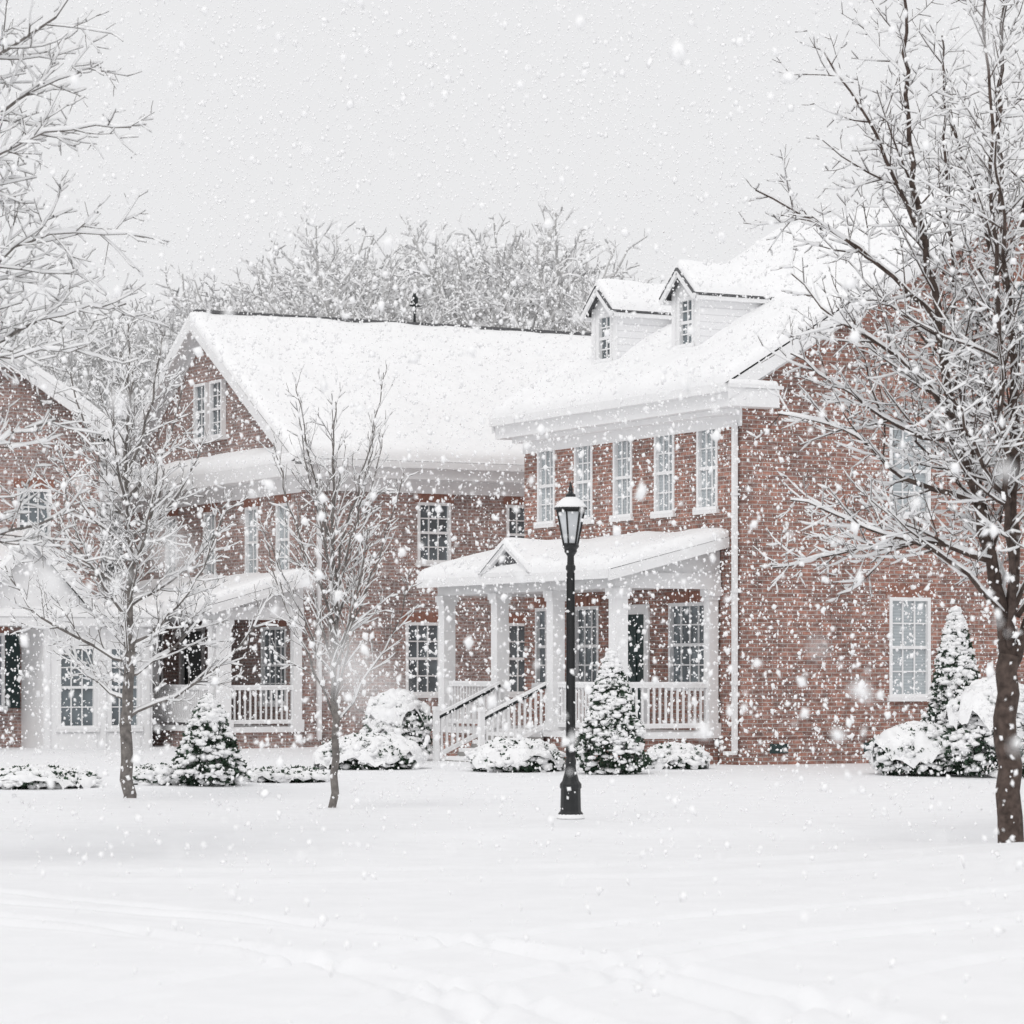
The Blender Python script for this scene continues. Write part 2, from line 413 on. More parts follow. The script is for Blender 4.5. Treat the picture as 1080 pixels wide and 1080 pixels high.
def dormer(yc):
    x0=.8; hw=.5; ze=9.2; zp=9.62
    xe=(ze-7.05)/.6-.5; xp=(zp-7.05)/.6-.5
    zb=zr(x0)
    for s in (-1,1):
        dm.poly([(x0,yc+s*hw,zb-.05),(x0,yc+s*hw,ze),(xe+.1,yc+s*hw,ze)],0)
    pl=Plane((x0,yc,0),(0,1,0),(-1,0,0))
    op=(-.29,.29,zb+.25,ze-.15)
    pl.wall(dm,-hw,hw,zb-.05,ze,[op],1)
    dm.poly([(x0,yc-hw,ze),(x0,yc+hw,ze),(x0,yc,zp-.03)],1)
    window(dmw,pl,*op,cols=2,rows=4,lintel=False,snow=True)
    pl.box(dmw,-hw-.01,-hw+.12,zb,ze,.002,.03,0); pl.box(dmw,hw-.12,hw+.01,zb,ze,.002,.03,0)
    for s in (-1,1):
        e=hw+.14; zq=ze-.12
        dm.hexa([(x0-.2,yc+s*e,zq-.03),(xe,yc+s*e,zq-.03),(xp,yc,zp-.03),(x0-.2,yc,zp-.03)],[(x0-.2,yc+s*e,zq),(xe,yc+s*e,zq),(xp,yc,zp),(x0-.2,yc,zp)],2)
        dm.beam((x0-.21,yc+s*e,zq-.09),(x0-.21,yc,zp-.09),.05,.11,1)
        dm.beam((x0-.215,yc+s*e,zq-.015),(x0-.215,yc,zp-.015),.05,.035,2)
        dm.box(x0-.15,xe,min(yc+s*hw,yc+s*(e-.02)),max(yc+s*hw,yc+s*(e-.02)),zq-.13,zq-.052,1)
        sn.patch((x0-.2,yc+s*e,zq),(xe+.1,yc+s*e,zq),(xp+.2,yc,zp),(x0-.2,yc,zp),T=.18,res=.2,ef=.12,edge=.6)
dmw=MB()
dormer(3.3); dormer(6.5)
dm.build("dormers",[M_siding,M_trim,M_shingle],A); dmw.build("dormer_windows",WM,A)
sn.build("roof_snow",[M_snow],A,smooth=True,uv=False)
porch(A,2.15,.85,7.84,[.85,3.24,5.52,7.84],.62,4.25,3.6,step=(3.45,5.3),gable=(4.4,.95,.52),
      rails=((-2.02,.85,-.25,.85),(-2.15,1.0,-2.15,3.1),(-2.15,5.66,-2.15,7.7)))

# =================================================================== HOUSE B
B=empty("brick_house",(-4.72,68,0),TH)
LB=10.5; WB=11.2; YR=5.6
zb_=lambda y: 6.5+.61*(min(y,WB-y)+.45)
w=MB(); wn=MB()
fr=Plane((0,0,0),(1,0,0),(0,-1,0)); gs=Plane((0,0,0),(0,1,0),(-1,0,0)); rs=Plane((LB,0,0),(0,1,0),(1,0,0)); bk=Plane((0,WB,0),(1,0,0),(0,1,0))
upB=[(2.9,3.75,4.22,5.6),(5.2,6.0,4.22,5.6),(7.8,8.6,4.22,5.6)]
loB=[(2.6,3.5,1.2,2.85),(5.2,6.1,1.2,2.85),(7.7,8.6,1.2,2.85)]
fr.wall(w,0,LB,-.3,6.1,upB+loB)
upS=[(.65,1.4,3.9,5.55),(2.45,3.2,3.9,5.55),(5,5.75,3.9,5.55),(7.5,8.25,3.9,5.55)]
loS=[(.85,2.25,1.0,2.75),(5.7,7.3,.5,2.85),(8.4,9.5,1.0,2.75)]
gs.wall(w,0,WB,-.3,6.1,upS+loS)
rs.wall(w,0,WB,-.3,6.1,[]); bk.wall(w,0,LB,-.3,6.1,[])
for xx in (0,LB):
    w.poly([(xx,0,6.1),(xx,WB,6.1),(xx,WB,zb_(0)-.06),(xx,YR,zb_(YR)-.06),(xx,0,zb_(0)-.06)])
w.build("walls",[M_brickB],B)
for o in upB: window(wn,fr,*o,cols=3,rows=4)
for o in loB: window(wn,fr,*o,cols=3,rows=4)
for o in upS: window(wn,gs,*o,cols=2,rows=4,blind=True)
window(wn,gs,*loS[0],cols=4,rows=4); window(wn,gs,*loS[2],cols=3,rows=4)
window(wn,gs,4.35,5.1,7.3,8.65,cols=2,rows=4,base=.11,lintel=False); window(wn,gs,5.35,6.1,7.3,8.65,cols=2,rows=4,base=.11,lintel=False)
gs.box(wn,5.7,5.85,.5,2.85,-.11,.03,0); gs.box(wn,7.15,7.3,.5,2.85,-.11,.03,0); gs.box(wn,5.85,7.15,2.7,2.85,-.11,.03,0)
gs.box(wn,5.85,7.15,.5,2.7,-.1,-.06,4)
wn.build("windows_and_door",WM,B)
rf=MB(); xa,xb=-.4,LB+.4
for (y0,y1) in ((-.45,YR),(WB+.45,YR)):
    z0=6.5; z1=zb_(YR)
    rf.hexa([(xa,y0,z0-.05),(xb,y0,z0-.05),(xb,y1,z1-.05),(xa,y1,z1-.05)],[(xa,y0,z0),(xb,y0,z0),(xb,y1,z1),(xa,y1,z1)],0)
    for xx,s in ((xa,-1),(xb,1)):
        q0=xx+s*.002; q1=xx+s*.045
        rf.hexa([(q0,y0,z0-.28),(q0,y1,z1-.28),(q1,y1,z1-.28),(q1,y0,z0-.28)],[(q0,y0,z0),(q0,y1,z1),(q1,y1,z1),(q1,y0,z0)],1)
        i0,i1=(xx+.003,-.003) if s<0 else (LB+.003,xx-.003)
        rf.hexa([(i0,y0,z0-.1),(i1,y0,z0-.1),(i1,y1,z1-.1),(i0,y1,z1-.1)],[(i0,y0,z0-.052),(i1,y0,z0-.052),(i1,y1,z1-.052),(i0,y1,z1-.052)],1)
        f0,f1=(-.03,-.004) if s<0 else (LB+.004,LB+.03)
        ye=0 if y0<YR else WB
        rf.hexa([(f0,ye,zb_(0)-.4),(f1,ye,zb_(0)-.4),(f1,y1,z1-.4),(f0,y1,z1-.4)],[(f0,ye,zb_(0)-.1),(f1,ye,zb_(0)-.1),(f1,y1,z1-.1),(f0,y1,z1-.1)],1)
for s in (0,1):
    f=(lambda a,b:(a,b)) if s==0 else (lambda a,b:(WB-b,WB-a))
    y0,y1=f(-.42,-.002); rf.box(xa+.01,xb-.01,y0,y1,6.1,6.4,1)
    y0,y1=f(-.04,-.003); rf.box(.001,LB-.001,y0,y1,5.8,6.099,1)
    y0,y1=f(-.56,-.421); rf.box(xa,xb,y0,y1,6.34,6.49,1)
rf.box(xa-.1,-.003,-.56,WB+.56,6.095,6.4,1)
rf.box(-.04,-.003,.001,WB-.001,5.75,6.094,1)
rf.box(.35,.44,-.14,-.045,.2,5.8,1)
rf.box(xa+.1,xb-.1,YR-.10,YR+.10,zb_(YR)+.14,zb_(YR)+.22,0)
rf.box(5.55,5.6,YR-.02,YR+.02,zb_(YR),zb_(YR)+.95,2); rf.box(5.45,5.71,YR-.03,YR+.03,zb_(YR)+.62,zb_(YR)+.66,2)
rf.lathe([(.02,zb_(YR)+.66),(.09,zb_(YR)+.72),(.10,zb_(YR)+.82),(.03,zb_(YR)+.93),(.01,zb_(YR)+1.0)],5.575,YR,8,2)
rf.build("roof",[M_shingle,M_trim,M_dark],B)
sn=MB()
zt=zb_(YR)
sn.patch((xa-.04,-.5,6.5),(xb,-.5,6.5),(xb,YR+.02,zt),(xa-.04,YR+.02,zt),T=.24,res=.3)
sn.patch((xa-.04,WB+.5,6.5),(xb,WB+.5,6.5),(xb,YR-.02,zt),(xa-.04,YR-.02,zt),T=.24,res=.3)
sn.patch((xa-.1,-.56,6.4),(0,-.56,6.75),(0,WB+.56,6.75),(xa-.1,WB+.56,6.4),T=.2,res=.25)
sn.build("roof_snow",[M_snow],B,smooth=True,uv=False)
porch(B,1.9,-.05,9.2,[-.05,.42,4.4,4.85,6.9,9.2],.5,3.85,3.2,step=(4.95,6.8),
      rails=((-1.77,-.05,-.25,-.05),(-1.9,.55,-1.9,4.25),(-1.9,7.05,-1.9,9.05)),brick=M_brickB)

# =================================================================== HOUSE C
C=empty("brick_house",(-9.5,70,0),TH)
w=MB(); wn=MB(); rf=MB(); sn=MB()
fc=Plane((0,0,0),(1,0,0),(0,-1,0))
opc=[(-2.0,-1.2,4.3,5.9),(-4.0,-3.2,4.3,5.9),(-6.3,-5.5,4.3,5.9),(-3.1,-2.3,.9,2.6),(-5.6,-4.6,.9,2.6)]
fc.wall(w,-8,0,-.3,7.0,opc)
w.poly([(0,0,-.3),(0,11,-.3),(0,11,7),(0,0,7)]); w.poly([(-8,0,-.3),(-8,11,-.3),(-8,11,7),(-8,0,7)]); w.poly([(-8,11,-.3),(0,11,-.3),(0,11,7),(-8,11,7)])
for yy in (0,11): w.poly([(0,yy,7),(-8,yy,7),(-8,yy,7.35),(-4,yy,9.95),(0,yy,7.35)])
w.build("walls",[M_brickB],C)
for o in opc[:3]: window(wn,fc,*o,cols=3,rows=4)
for o in opc[3:]: window(wn,fc,*o,cols=3,rows=4,shutters=True)
window(wn,fc,-4.5,-3.5,7.3,8.6,base=.11,lintel=False)
for (x0,x1) in ((.45,-4),(-8.45,-4)):
    z0=7.12; z1=10.0
    rf.hexa([(x0,-.4,z0-.09),(x1,-.4,z1-.09),(x1,11.4,z1-.09),(x0,11.4,z0-.09)],[(x0,-.4,z0),(x1,-.4,z1),(x1,11.4,z1),(x0,11.4,z0)],0)
    rf.hexa([(x0,-.45,z0-.3),(x1,-.45,z1-.3),(x1,-.402,z1-.3),(x0,-.402,z0-.3)],[(x0,-.45,z0),(x1,-.45,z1),(x1,-.402,z1),(x0,-.402,z0)],1)
    sn.patch((x0,-.46,z0),(x0,11.4,z0),(x1,11.4,z1),(x1,-.46,z1),T=.26,res=.35)
rf.box(.003,.4,-.38,11.3,6.75,7.02,1); rf.box(-8.4,-8.003,-.38,11.3,6.75,7.02,1)
bp=Plane((0,-1.5,0),(1,0,0),(0,-1,0))
ob=[(-1.55,-.65,.45,2.3),(-.35,.4,.45,2.3)]
bb=MB(); bp.wall(bb,-1.9,.7,-.3,2.75,ob)
bb.poly([(-1.9,-1.5,-.3),(-1.9,0,-.3),(-1.9,0,2.75),(-1.9,-1.5,2.75)]); bb.poly([(.7,-1.5,-.3),(.7,.8,-.3),(.7,.8,2.75),(.7,-1.5,2.75)])
bb.box(-2.1,.9,-1.7,1,2.75,2.95,0)
for o in ob: bb.box(o[0],o[1],-1.53,-1.502,-.1,.34,0)
for xx in (-1.82,-.5,.55): bb.box(xx-.07,xx+.07,-1.54,-1.502,-.2,2.7,0)
bb.build("bay",[M_trim],C)
for o in ob: window(wn,bp,*o,cols=3,rows=4,lintel=False)
wn.build("windows",WM,C)
rf.box(-8,-2.11,-1.7,-.003,2.75,2.95,1)
for xx in (-4.6,-7.8): rf.box(xx-.12,xx+.12,-1.6,-1.36,-.2,2.75,1)
for s in (-1,1):
    rf.hexa([(-2.2+s*1.6,-1.75,3.0),(-2.2+s*1.6,0,3.0),(-2.2,0,4.7),(-2.2,-1.75,4.7)],[(-2.2+s*1.6,-1.75,3.08),(-2.2+s*1.6,0,3.08),(-2.2,0,4.78),(-2.2,-1.75,4.78)],0)
    rf.beam((-2.2+s*1.62,-1.79,2.98),(-2.2,-1.79,4.68),.07,.2,1)
    sn.patch((-2.2+s*1.6,-1.78,3.08),(-2.2+s*1.6,-.01,3.08),(-2.2,-.01,4.8),(-2.2,-1.78,4.8),T=.18,res=.25,edge=.6)
rf.poly([(-3.7,-1.6,2.96),(-.7,-1.6,2.96),(-2.2,-1.6,4.6)],1)
rf.build("roof",[M_shingle,M_trim],C)
sn.patch((-8,-1.72,2.95),(.9,-1.72,2.95),(.9,-.003,3.3),(-8,-.003,3.3),T=.2,res=.25)
sn.build("roof_snow",[M_snow],C,smooth=True,uv=False)

# =================================================================== TREES
def chain(V,F,M,pts,rads,n,mat):
    base=len(V); L=len(pts)
    for i in range(L):
        if i==0: t=pts[1]-pts[0]
        elif i==L-1: t=pts[i]-pts[i-1]
        else: t=pts[i+1]-pts[i-1]
        if t.length<1e-6: t=Vector((0,0,1))
        t.normalize()
        ref=Vector((0,1,0)) if abs(t.y)<.9 else Vector((1,0,0))
        a=t.cross(ref).normalized(); b=t.cross(a)
        r=rads[i]; p=pts[i]
        for k in range(n):
            an=2*math.pi*k/n
            q=p+a*(r*math.cos(an))+b*(r*math.sin(an))
            V.append((q.x,q.y,q.z))
    for i in range(L-1):
        for k in range(n):
            k2=(k+1)%n
            F.append((base+i*n+k,base+i*n+k2,base+(i+1)*n+k2,base+(i+1)*n+k)); M.append(mat)
    if n>4:
        F.append(tuple(base+(L-1)*n+k for k in range(n))); M.append(mat)

class Tree:
    def __init__(s,seed,snow=1.0,twig=.0045,maxlev=3,angle=(35,60),up=.10,snowr=.008,ratio=.52,gap=.16,fall=.85,cover=.92,minl=.13):
        s.V=[];s.F=[];s.M=[]; s.r=random.Random(seed); s.snow=snow; s.twig=twig; s.ml=maxlev; s.ang=angle; s.up=up; s.snowr=snowr
        s.ratio=ratio; s.gap=gap; s.fall=fall; s.cover=cover; s.minl=minl
    def add(s,pts,rads,lev):
        n=9 if rads[0]>.05 else (6 if rads[0]>.02 else 4)
        if rads[0]<.014: n=3
        chain(s.V,s.F,s.M,pts,rads,n,0)
        L=len(pts); run=[];rr=[]
        for i in range(L):
            j=min(i,L-2)
            t=(pts[j+1]-pts[j]); t=t.normalized() if t.length>0 else Vector((0,0,1))
            hz=1-abs(t.z)**2
            ok = hz>.12 and s.r.random()<s.cover
            if ok:
                th=rads[i]*.66+s.snowr*(.45+hz)*s.r.uniform(.65,1.4)*s.snow
                run.append(pts[i]+Vector((0,0,rads[i]*.55+th*.45))); rr.append(th*(1 if 0<i<L-1 else .5))
            if (not ok or i==L-1):
                if len(run)>=2: chain(s.V,s.F,s.M,run,rr,5 if (rr[0]>.016 and s.twig<.01) else 3,1)
                run=[];rr=[]
    def smooth(s,pl,step):
        P=[Vector(p) for p in pl]; out=[]
        for i in range(len(P)-1):
            p0=P[max(0,i-1)];p1=P[i];p2=P[i+1];p3=P[min(len(P)-1,i+2)]
            n=max(1,int((p2-p1).length/step))
            for k in range(n):
                t=k/n
                out.append(.5*((2*p1)+(p2-p0)*t+(2*p0-5*p1+4*p2-p3)*t*t+(3*p1-p0-3*p2+p3)*t**3))
        out.append(P[-1]); return out
    def main(s,pl,r0,r1,c0=.2,lev=0,clen=None,wob=.03,gap=None):
        pts=s.smooth(pl,.2)
        for i in range(1,len(pts)-1): pts[i]=pts[i]+Vector([s.r.uniform(-wob,wob) for _ in range(3)])
        L=len(pts); rads=[r0+(r1-r0)*(i/(L-1))**.8 for i in range(L)]
        s.add(pts,rads,lev); 
        tot=sum((pts[i+1]-pts[i]).length for i in range(L-1))
        s.spawn(pts,rads,tot,lev,c0,clen,gap or s.gap)
    def spawn(s,pts,rads,tot,lev,c0,clen=None,gap=None):
        if lev>=s.ml: return
        gap=gap or s.gap
        L=len(pts)
        n=max(2,int(tot*(1-c0)/(gap*(s.fall**lev))))
        az=s.r.uniform(0,6.28)
        for k in range(n):
            t=c0+(1-c0)*(k+s.r.uniform(.1,.9))/n
            f=t*(L-1); i=min(L-2,int(f)); p=pts[i].lerp(pts[i+1],f-i)
            d=(pts[i+1]-pts[i]).normalized()
            az+=2.4+s.r.uniform(-.5,.5)
            ref=Vector((0,0,1)) if abs(d.z)<.9 else Vector((1,0,0))
            a=d.cross(ref).normalized(); b=d.cross(a)
            side=a*math.cos(az)+b*math.sin(az)
            an=R(s.r.uniform(*s.ang))
            nd=(d*math.cos(an)+side*math.sin(an)).normalized()
            base=clen if (clen and lev==0) else tot*s.ratio
            ln=max(base*(1.1-.65*t)*s.r.uniform(.55,1.25),s.minl)
            r0=max(s.twig,min(rads[i]*.6,ln*.011+.002))
            s.grow(p,nd,ln,r0,lev+1)
    def grow(s,p,d,ln,r0,lev):
        step=.13 if lev>1 else .15
        step*=max(1,s.twig/.005)
        n=max(2,int(ln/step)); st=ln/n
        pts=[p.copy()]; dd=d.copy()
        for i in range(n):
            dd=(dd+Vector([s.r.uniform(-.13,.13) for _ in range(3)])+Vector((0,0,s.up*(.5+.6*i/n)))).normalized()
            pts.append(pts[-1]+dd*st)
        r1=max(s.twig*.6,r0*.35)
        rads=[r0+(r1-r0)*i/n for i in range(n+1)]
        s.add(pts,rads,lev)
        if ln>s.minl*1.5: s.spawn(pts,rads,ln,lev,.12)
    def obj(s,name,loc,mats,rot=0,scale=1):
        me=bpy.data.meshes.new(name); me.from_pydata(s.V,[],s.F)
        for m in mats: me.materials.append(m)
        me.polygons.foreach_set("material_index",s.M); me.polygons.foreach_set("use_smooth",[True]*len(s.F)); me.update()
        o=bpy.data.objects.new(name,me); scene.collection.objects.link(o); o.location=loc; o.rotation_euler=(0,0,rot); o.scale=(scale,)*3
        return o

def v3(l,ys): return [(a,y,b) for (a,b),y in zip(l,ys)]
def rotz(pl,ang,j,r):
    c,sn_=math.cos(ang),math.sin(ang)
    return [(x*c-y*sn_, x*sn_+y*c, z+j*(i)/len(pl)) for i,(x,y,z) in enumerate(pl)]

T=Tree(11,snow=1.4,twig=.0044,maxlev=3,up=.10,gap=.14)
T.main([(0,0,-.1),(-.04,0,1.26),(-.02,0,1.94)],.14,.11,c0=.97)
T.main(v3([(-.02,1.85),(-.27,3.2),(-.56,4.37),(-.8,5.7),(-1.05,7.2),(-1.1,8.5),(-1.1,9.4)],[0,.05,.1,.1,0,-.1,-.1]),.076,.010,c0=.2,clen=1.35)
T.main(v3([(-.02,1.85),(.04,3.2),(.07,4.75),(-.08,6.7),(-.03,8.2),(0,9.7)],[0,.15,.3,.3,.4,.4]),.068,.010,c0=.2,clen=1.35)
T.main(v3([(0,1.8),(.5,3.2),(.9,4.8),(1.3,6.6),(1.5,8.3)],[0,-.2,-.3,-.3,-.3]),.06,.010,c0=.15,clen=1.3)
T.main(v3([(0,1.85),(-.1,3.0),(-.35,4.6),(-.45,6.4),(-.5,8.6)],[0,.5,.9,1.3,1.5]),.042,.010,c0=.15,clen=1.2)
T.main(v3([(0,1.85),(-.1,3.0),(-.25,4.6),(-.35,6.4),(-.5,8.8)],[0,-.5,-.9,-1.1,-1.2]),.042,.010,c0=.15,clen=1.2)
limbs=[ v3([(-.06,2.33),(-.66,2.91),(-1.5,3.25),(-2.3,3.5)],[0,-.1,-.2,-.4]),
        v3([(-.37,3.5),(-1.05,3.78),(-1.7,4.3),(-2.35,4.45)],[0,.2,.4,.5]),
        v3([(-.55,4.37),(-1.2,5.0),(-1.8,5.3),(-2.3,5.8)],[.1,-.2,-.4,-.4]),
        v3([(-.76,5.4),(-1.55,6.15),(-2.15,6.5),(-2.6,6.75)],[.1,.2,.3,.3]),
        v3([(-.9,6.2),(-1.5,7.4),(-1.95,8.05)],[0,-.2,-.3]),
        v3([(-.2,2.9),(-.9,3.1),(-1.7,3.0),(-2.4,2.85)],[0,.3,.5,.6]),
        v3([(-.5,4.1),(-1.1,4.3),(-1.7,4.75),(-2.2,5.1)],[.1,.3,.6,.7])]
for i,l in enumerate(limbs): T.main(l,.034,.008,c0=.15,clen=1.0)
for ang in (85,180,265):
    for l in limbs[:5]:
        T.main(rotz(l,R(ang+T.r.uniform(-20,20)),T.r.uniform(-.3,.3),T.r),.03,.008,c0=.15,clen=.85,gap=.18)
T.obj("maple_tree",(5.12,31.1,0),[M_bark,M_snow])

T=Tree(5,snow=1.45,twig=.0045,maxlev=3,up=.07,gap=.135)
T.main([(0,0,-.1),(.03,0,1.2),(0,0,2.6)],.15,.12,c0=.97)
T.main([(0,0,2.5),(-.1,.1,4.5),(-.05,.1,6.5),(0,0,9.2)],.09,.012,c0=.1,clen=1.4,gap=.25)
T.main([(0,0,2.5),(.35,-.1,4.5),(.6,-.1,6.5),(.8,0,8.9)],.075,.012,c0=.1,clen=1.5)
LL=[[(0,0,4.5),(1.2,.1,5.4),(2.1,.1,5.9),(3.0,0,5.85)],[(.1,0,5.2),(1.2,-.2,6.3),(2.1,-.2,6.8),(2.9,-.2,6.85)],
    [(.3,0,6.2),(1.2,.2,7.3),(1.9,.2,7.8),(2.4,.2,8.3)],[(0,0,3.6),(1.2,.1,4.6),(2.0,.2,5.1),(2.8,.2,5.25)],
    [(0,0,3),(1.2,-.2,3.5),(1.8,-.3,4.0),(2.2,-.3,4.1)],[(.3,0,7.0),(1.0,-.2,8.0),(1.6,-.3,8.9)],
    [(0,0,2.7),(1.0,.2,3.0),(1.7,.3,3.1),(2.3,.3,3.3)],[(.2,0,5.8),(1.1,.3,6.6),(1.9,.3,7.3),(2.5,.3,7.5)],
    [(.0,0,4.0),(1.1,-.3,4.6),(1.8,-.3,4.7),(2.5,-.3,4.8)]]
for l in LL: T.main(l,.034,.008,c0=.2,clen=1.0)
for ang in (120,240):
    for l in LL[:5]: T.main(rotz(l,R(ang+T.r.uniform(-20,20)),0,T.r),.034,.009,c0=.2,clen=.9,gap=.28)
T.obj("maple_tree",(-6.45,28.5,0),[M_bark_grey,M_snow])

T=Tree(23,snow=1.6,twig=.005,maxlev=3,up=.13,angle=(28,52),gap=.14)
T.main([(0,0,-.1),(-.02,0,.8),(0,0,1.5),(0,0,2.2)],.095,.07,c0=.97)
T.main([(0,0,2.1),(.02,0,3.2),(-.03,.05,4.6),(0,.05,5.8),(0,.05,6.6)],.05,.008,c0=.1,clen=1.2)
for k in range(20):
    a=k*2.4; z0=1.15+.19*k; rr=1.85*(1-k/29); h=.9+.5*T.r.random()
    c,s_=math.cos(a),math.sin(a)
    T.main([(0,0,z0),(c*rr*.45,s_*rr*.45,z0+.35*h),(c*rr*.85,s_*rr*.85,z0+.85*h),(c*rr*1.05,s_*rr*1.05,z0+1.4*h)],.025,.007,c0=.15,clen=.75)
T.obj("young_maple_tree",(-5.27,41.7,-.03),[M_bark_grey,M_snow])

T=Tree(31,snow=1.35,twig=.0045,maxlev=3,up=.10,angle=(20,42),gap=.155)
T.main([(0,0,-.1),(.01,0,.7),(0,0,1.4)],.055,.045,c0=.97)
T.main([(0,0,1.3),(.03,0,2.6),(-.02,0,3.8),(.02,0,5.25)],.036,.006,c0=.05,clen=1.0)
for k in range(15):
    a=k*2.4+.4; z0=1.05+.15*k; rr=.98*(1-k/32)
    c,s_=math.cos(a),math.sin(a); h=1.15+.5*T.r.random()
    T.main([(0,0,z0),(c*rr*.4,s_*rr*.4,z0+.5*h),(c*rr*.8,s_*rr*.8,z0+1.05*h),(c*rr*1.1,s_*rr*1.1,z0+1.6*h)],.017,.005,c0=.15,clen=.6)
T.obj("young_maple_tree",(-2.28,38.9,-.03),[M_bark_grey,M_snow])

DT=empty("distant_trees",(0,105,0))
far_meshes=[]
for sd in range(4):
    T=Tree(100+sd,snow=1.0,twig=.011,maxlev=3,up=.05,angle=(28,60),snowr=.022,gap=.29,fall=.78,ratio=.5,cover=.95,minl=.24)
    T.main([(0,0,-.3),(.1,0,2),(0,0,4)],.22,.17,c0=.95)
    for k in range(20):
        a=k*2.4+sd; c,s_=math.cos(a),math.sin(a); z0=2.8+.35*k; rr=3.0*math.sqrt(max(.2,1-(k/21)**2)); hh=2.3
        T.main([(0,0,z0),(c*rr*.4,s_*rr*.4,z0+.4*hh),(c*rr*.75,s_*rr*.75,z0+.75*hh),(c*rr*.92,s_*rr*.92,z0+hh)],.06,.018,c0=.2,clen=1.4)
    T.main([(0,0,4),(.1,.1,7),(0,0,9),(0,0,10.8)],.12,.02,c0=.05,clen=1.7)
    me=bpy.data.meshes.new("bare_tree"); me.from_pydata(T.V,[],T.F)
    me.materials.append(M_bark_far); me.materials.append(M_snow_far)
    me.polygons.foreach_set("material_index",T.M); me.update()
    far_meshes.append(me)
rr=random.Random(4)
def topz(x):
    pts=[(-60,12.8),(-22,13.4),(-14,14.2),(-10,15.2),(-7,17.0),(-5.5,17.6),(-3.5,16.2),(-1,17.0),(1.5,17.0),(3.5,16.0),(6,14.6),(30,13.5),(60,13.5)]
    for (a,b),(c,d) in zip(pts,pts[1:]):
        if a<=x<=c: return b+(d-b)*(x-a)/(c-a)
    return 12
n=0
for row,(yy,k) in enumerate(((-3,.94),(2,.98),(7,1.02),(12,1.06))):
    x=-40+row*.6
    while x<40:
        H=topz(x)*k*rr.uniform(.9,1.02)
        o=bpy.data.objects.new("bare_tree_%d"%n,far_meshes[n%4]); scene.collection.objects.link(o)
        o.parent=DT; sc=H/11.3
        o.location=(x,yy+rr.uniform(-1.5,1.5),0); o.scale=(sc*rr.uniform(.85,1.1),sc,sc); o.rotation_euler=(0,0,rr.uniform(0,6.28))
        n+=1; x+=rr.uniform(1.3,2.2)

